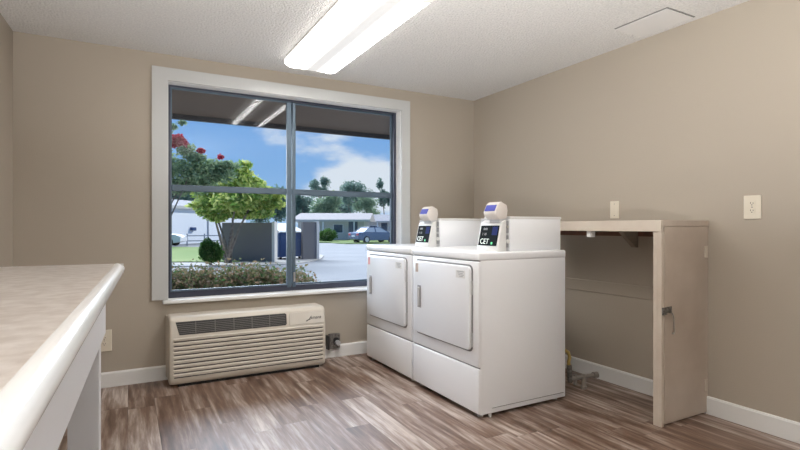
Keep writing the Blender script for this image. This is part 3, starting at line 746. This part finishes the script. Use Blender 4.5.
# ------------------------------------------------------------------ buildings
def house(name, label, p, a, L_, Dp, h, rise, ov, mw, mr, wins, doors, gable='x', group=None, posts=()):
    t = thing(name, label, 'building', p, a, group)
    bm = B(); box(bm, 0, 0, 0, L_, Dp, h); obj('walls', bm, mw, t)
    bm = B(); prism(bm, [(-ov, h-.05), (-ov, h+.12), (Dp/2, h+rise), (Dp+ov, h+.12), (Dp+ov, h-.05)], 'x', -ov, L_+ov); obj('roof', bm, mr, t)
    bm = B(); box(bm, -ov-.02, -ov-.06, h-.1, L_+ov+.02, -ov, h+.14); obj('fascia', bm, M_bcream, t)
    for x, z, w, hh in wins:
        bm = B(); rframe(bm, x, z, x+w, z+hh, .06, 'y', -.04, .01); f = obj('window', bm, M_bwhite, t)
        bm = B(); box(bm, x+.05, -.02, z+.05, x+w-.05, .01, z+hh-.05); obj('pane', bm, M_hwin, f)
    for x, w in doors:
        bm = B(); box(bm, x, -.05, 0, x+w, .01, 2.05); obj('door', bm, M_hwin, t)
    for x in posts:
        bm = B(); box(bm, x, -ov+.02, 0, x+.12, -ov+.14, h); obj('porch_post', bm, M_bwhite, t)
    return t
# white building, left
p0 = far(120, 37, GZ); p1 = far(246, 52, GZ); d = p1-p0
t = house('white_building', 'long white building with a low roof across the lawn', p0, math.atan2(d.y, d.x), d.length, 9, 3.15, 1.0, .3, M_bwhite, M_roof, [(1.2, 1.2, 1.4, 1.0)], [])
bm = B(); tube(bm, [(d.length*.62, -.06, 0), (d.length*.62, -.06, 3.1)], .05, 8); obj('downpipe', bm, M_fence, t)
bm = B(); box(bm, d.length*.47, -.3, 1.15, d.length*.47+.5, 0, 1.45, bev=.04); obj('wall_lamp', bm, M_bin, t)
# low fence rail in front of it
p0 = far(150, 37.6, GZ); p1 = far(222, 40, GZ); d = p1-p0
t = thing('rail_fence', 'low grey rail fence in front of the white building', 'fence', p0, math.atan2(d.y, d.x))
for z in (.35, .75):
    bm = B(); box(bm, 0, -.03, z, d.length, .03, z+.08); obj('rail', bm, M_fence, t)
for k in range(5):
    x = k*(d.length-.1)/4; bm = B(); box(bm, x, -.05, 0, x+.1, .05, .95); obj('post', bm, M_fence, t)
# right hand houses
p0 = far(298, 55, GZ); p1 = far(364, 55, GZ); d = p1-p0
house('ranch_house', 'low house with long pale roof behind the round bush', p0, math.atan2(d.y, d.x), d.length, 10, 2.15, 1.0, .7, M_bcream, M_roof2, [(3.9, .8, 1.1, 1.0), (1.2, .8, 1.2, 1.0)], [(5.6, 1.0)], posts=(2.8, 6.2))
p0 = far(362, 72, GZ); p1 = far(440, 68, GZ); d = p1-p0
house('ranch_house', 'low house with grey-blue roof behind the parked blue car', p0, math.atan2(d.y, d.x), d.length, 10, 2.2, 1.2, .7, M_bcream, M_roof, [(1.2, .8, 1.4, .9), (4.2, .8, 1.4, .9)], [(3.0, .9)], posts=(.4, 2.6))

# ------------------------------------------------------------------ cars
def car(label, p, a, paint, group=None):
    """local +x is the front of the car, origin at the centre of the ground patch"""
    t = thing('parked_car', label, 'car', p, a, group)
    bm = B()
    side = [(-2.25, .38), (-2.28, .72), (-2.2, .98), (-1.55, 1.03), (1.0, .98), (2.0, .84), (2.26, .66), (2.24, .35), (1.85, .25), (-1.9, .25)]
    secs = [(-.88, .94), (-.84, 1.0), (0, 1.0), (.84, 1.0), (.88, .94)]
    rs = []
    for y, s in secs: rs.append([bm.verts.new((q[0]*(.985 if abs(y) > .86 else 1), y, .62+(q[1]-.62)*s)) for q in side])
    for r0, r1 in zip(rs, rs[1:]):
        for k in range(len(side)): bm.faces.new((r0[k], r0[(k+1) % len(side)], r1[(k+1) % len(side)], r1[k]))
    bm.faces.new(rs[0]); bm.faces.new(rs[-1][::-1]); obj('car_body', bm, paint, t, smooth=True)
    bm = B()
    cab = [(-1.65, 1.0), (-1.0, 1.42), (.25, 1.45), (1.05, .97)]
    A_ = [bm.verts.new((q[0], -.80 if q[1] < 1.2 else -.60, q[1])) for q in cab]; B_ = [bm.verts.new((q[0], .80 if q[1] < 1.2 else .60, q[1])) for q in cab]
    bm.faces.new(A_); bm.faces.new(B_[::-1])
    for k in range(4): bm.faces.new((A_[k], B_[k], B_[(k+1) % 4], A_[(k+1) % 4]))
    obj('window_glass', bm, M_carglass, t)
    bm = B(); box(bm, -1.05, -.61, 1.41, .30, .61, 1.47, bev=.02)
    for s in (-1, 1):
        for a0, a1 in (((-1.70, .80, 1.0), (-1.0, .61, 1.44)), ((1.10, .80, .97), (.25, .61, 1.46)), ((-.35, .81, 1.0), (-.35, .61, 1.44))):
            tube(bm, [(a0[0], s*a0[1], a0[2]), (a1[0], s*a1[1], a1[2])], .035, 6)
    obj('car_roof', bm, paint, t)
    for x in (-1.4, 1.4):
        for s in (-1, 1):
            bm = B(); tube(bm, [(x, s*.70, .33), (x, s*.895, .33)], .33, 20); w = obj('wheel', bm, M_tyre, t)
            bm = B(); tube(bm, [(x, s*.88, .33), (x, s*.91, .33)], .21, 16); obj('rim', bm, M_rim, w)
    for s in (-1, 1):
        bm = B(); box(bm, -2.30, s*.84, .70, -2.12, s*.52, .90, bev=.02); obj('tail_lamp', bm, M_tail, t)
        bm = B(); box(bm, 2.05, s*.82, .62, 2.24, s*.52, .76, bev=.02); obj('headlamp', bm, M_rim, t)
    bm = B(); box(bm, -2.31, -.26, .60, -2.26, .26, .72); obj('licence_plate', bm, M_bwhite, t)
    return t
vx = -TH           # direction of image right is angle -TH
car('blue-grey sedan parked by the houses right of the window post', far(374, 46.5, GZ+.0), -TH+math.radians(38), M_carblue)
car('white car partly hidden behind the left window frame', far(152, 36.6, GZ+.06), -TH+math.radians(8), M_carwhite)

# ------------------------------------------------------------------ light, sky, camera
w = bpy.data.worlds.new('World'); bpy.context.scene.world = w; w.use_nodes = True
nt = w.node_tree; N = nt.nodes; L = nt.links
bg = N['Background']
tc = N.new('ShaderNodeTexCoord'); sp = N.new('ShaderNodeSeparateXYZ'); L.new(tc.outputs['Generated'], sp.inputs[0])
cr = N.new('ShaderNodeValToRGB'); L.new(sp.outputs[2], cr.inputs[0])
e = cr.color_ramp.elements; e[0].position = 0; e[0].color = (.42, .60, .84, 1); e[1].position = .7; e[1].color = (.07, .19, .50, 1)
k = e.new(.10); k.color = (.28, .49, .82, 1); k = e.new(.28); k.color = (.155, .36, .76, 1)
mp = N.new('ShaderNodeMapping'); mp.inputs['Scale'].default_value = (1, 1, 2.6); mp.inputs['Location'].default_value = (.35, .0, .1); L.new(tc.outputs['Generated'], mp.inputs[0])
ns = N.new('ShaderNodeTexNoise'); ns.inputs['Scale'].default_value = 3.2; ns.inputs['Detail'].default_value = 8; ns.inputs['Roughness'].default_value = .52; L.new(mp.outputs[0], ns.inputs['Vector'])
# clouds gather around one compass direction
cd_ = Vector((far(372, 1).x, far(372, 1).y, .14)).normalized()
dt = N.new('ShaderNodeVectorMath'); dt.operation = 'DOT_PRODUCT'; L.new(tc.outputs['Generated'], dt.inputs[0]); dt.inputs[1].default_value = cd_
mr = N.new('ShaderNodeMapRange'); L.new(dt.outputs['Value'], mr.inputs[0]); mr.inputs[1].default_value = .972; mr.inputs[2].default_value = .999; mr.inputs[3].default_value = 0; mr.inputs[4].default_value = .29
ad = N.new('ShaderNodeMath'); ad.operation = 'ADD'; L.new(ns.outputs['Fac'], ad.inputs[0]); L.new(mr.outputs[0], ad.inputs[1])
m2 = N.new('ShaderNodeMapRange'); m2.interpolation_type = 'SMOOTHSTEP'; L.new(ad.outputs[0], m2.inputs[0]); m2.inputs[1].default_value = .66; m2.inputs[2].default_value = .78
mx = N.new('ShaderNodeMix'); mx.data_type = 'RGBA'; L.new(m2.outputs[0], mx.inputs[0]); L.new(cr.outputs[0], mx.inputs[6]); mx.inputs[7].default_value = (.80, .83, .90, 1)
L.new(mx.outputs[2], bg.inputs['Color']); bg.inputs['Strength'].default_value = 1.0

sd = bpy.data.lights.new('sun', 'SUN'); sd.energy = 2.7; sd.angle = math.radians(1.0); sd.color = (1, .95, .86)
so = bpy.data.objects.new('sun', sd); C.objects.link(so)
so.rotation_euler = Vector((.80, -.08, .60)).to_track_quat('Z', 'Y').to_euler()

# unseen soft fill lamp, added to brighten the ceiling, aimed up and forward
ad_ = bpy.data.lights.new('added_fill', 'AREA'); ad_.shape = 'DISK'; ad_.size = .5; ad_.energy = 140; ad_.spread = math.radians(125); ad_.color = (1, .99, .97)
ao = bpy.data.objects.new('added_fill', ad_); C.objects.link(ao); ao.location = (.30, -.35, .70)
ao.rotation_euler = Vector((-.22, -.34, -.90)).to_track_quat('Z', 'Y').to_euler()
# added broad sun lamp that boosts the daylight through the window
sg = bpy.data.lights.new('added_daylight', 'SUN'); sg.energy = 9.5; sg.angle = math.radians(56); sg.color = (.86, .90, 1)
so2 = bpy.data.objects.new('added_daylight', sg); C.objects.link(so2); so2.rotation_euler = Vector((-.12, .85, .46)).to_track_quat('Z', 'Y').to_euler()

cam = bpy.data.cameras.new('camera'); cam.sensor_width = 36; cam.lens = 36*F_/800; cam.shift_y = 2/800; cam.clip_start = .02; cam.clip_end = 500
co = bpy.data.objects.new('camera', cam); C.objects.link(co)
co.location = (0, 0, HC); co.rotation_euler = (PI/2, 0, -TH)
sc = bpy.context.scene; sc.camera = co
sc.view_settings.view_transform = 'Standard'; sc.view_settings.look = 'None'; sc.view_settings.gamma = 1; sc.view_settings.exposure = 0
sc.view_settings.use_curve_mapping = False
sc.cycles.max_bounces = 10; sc.cycles.transparent_max_bounces = 16
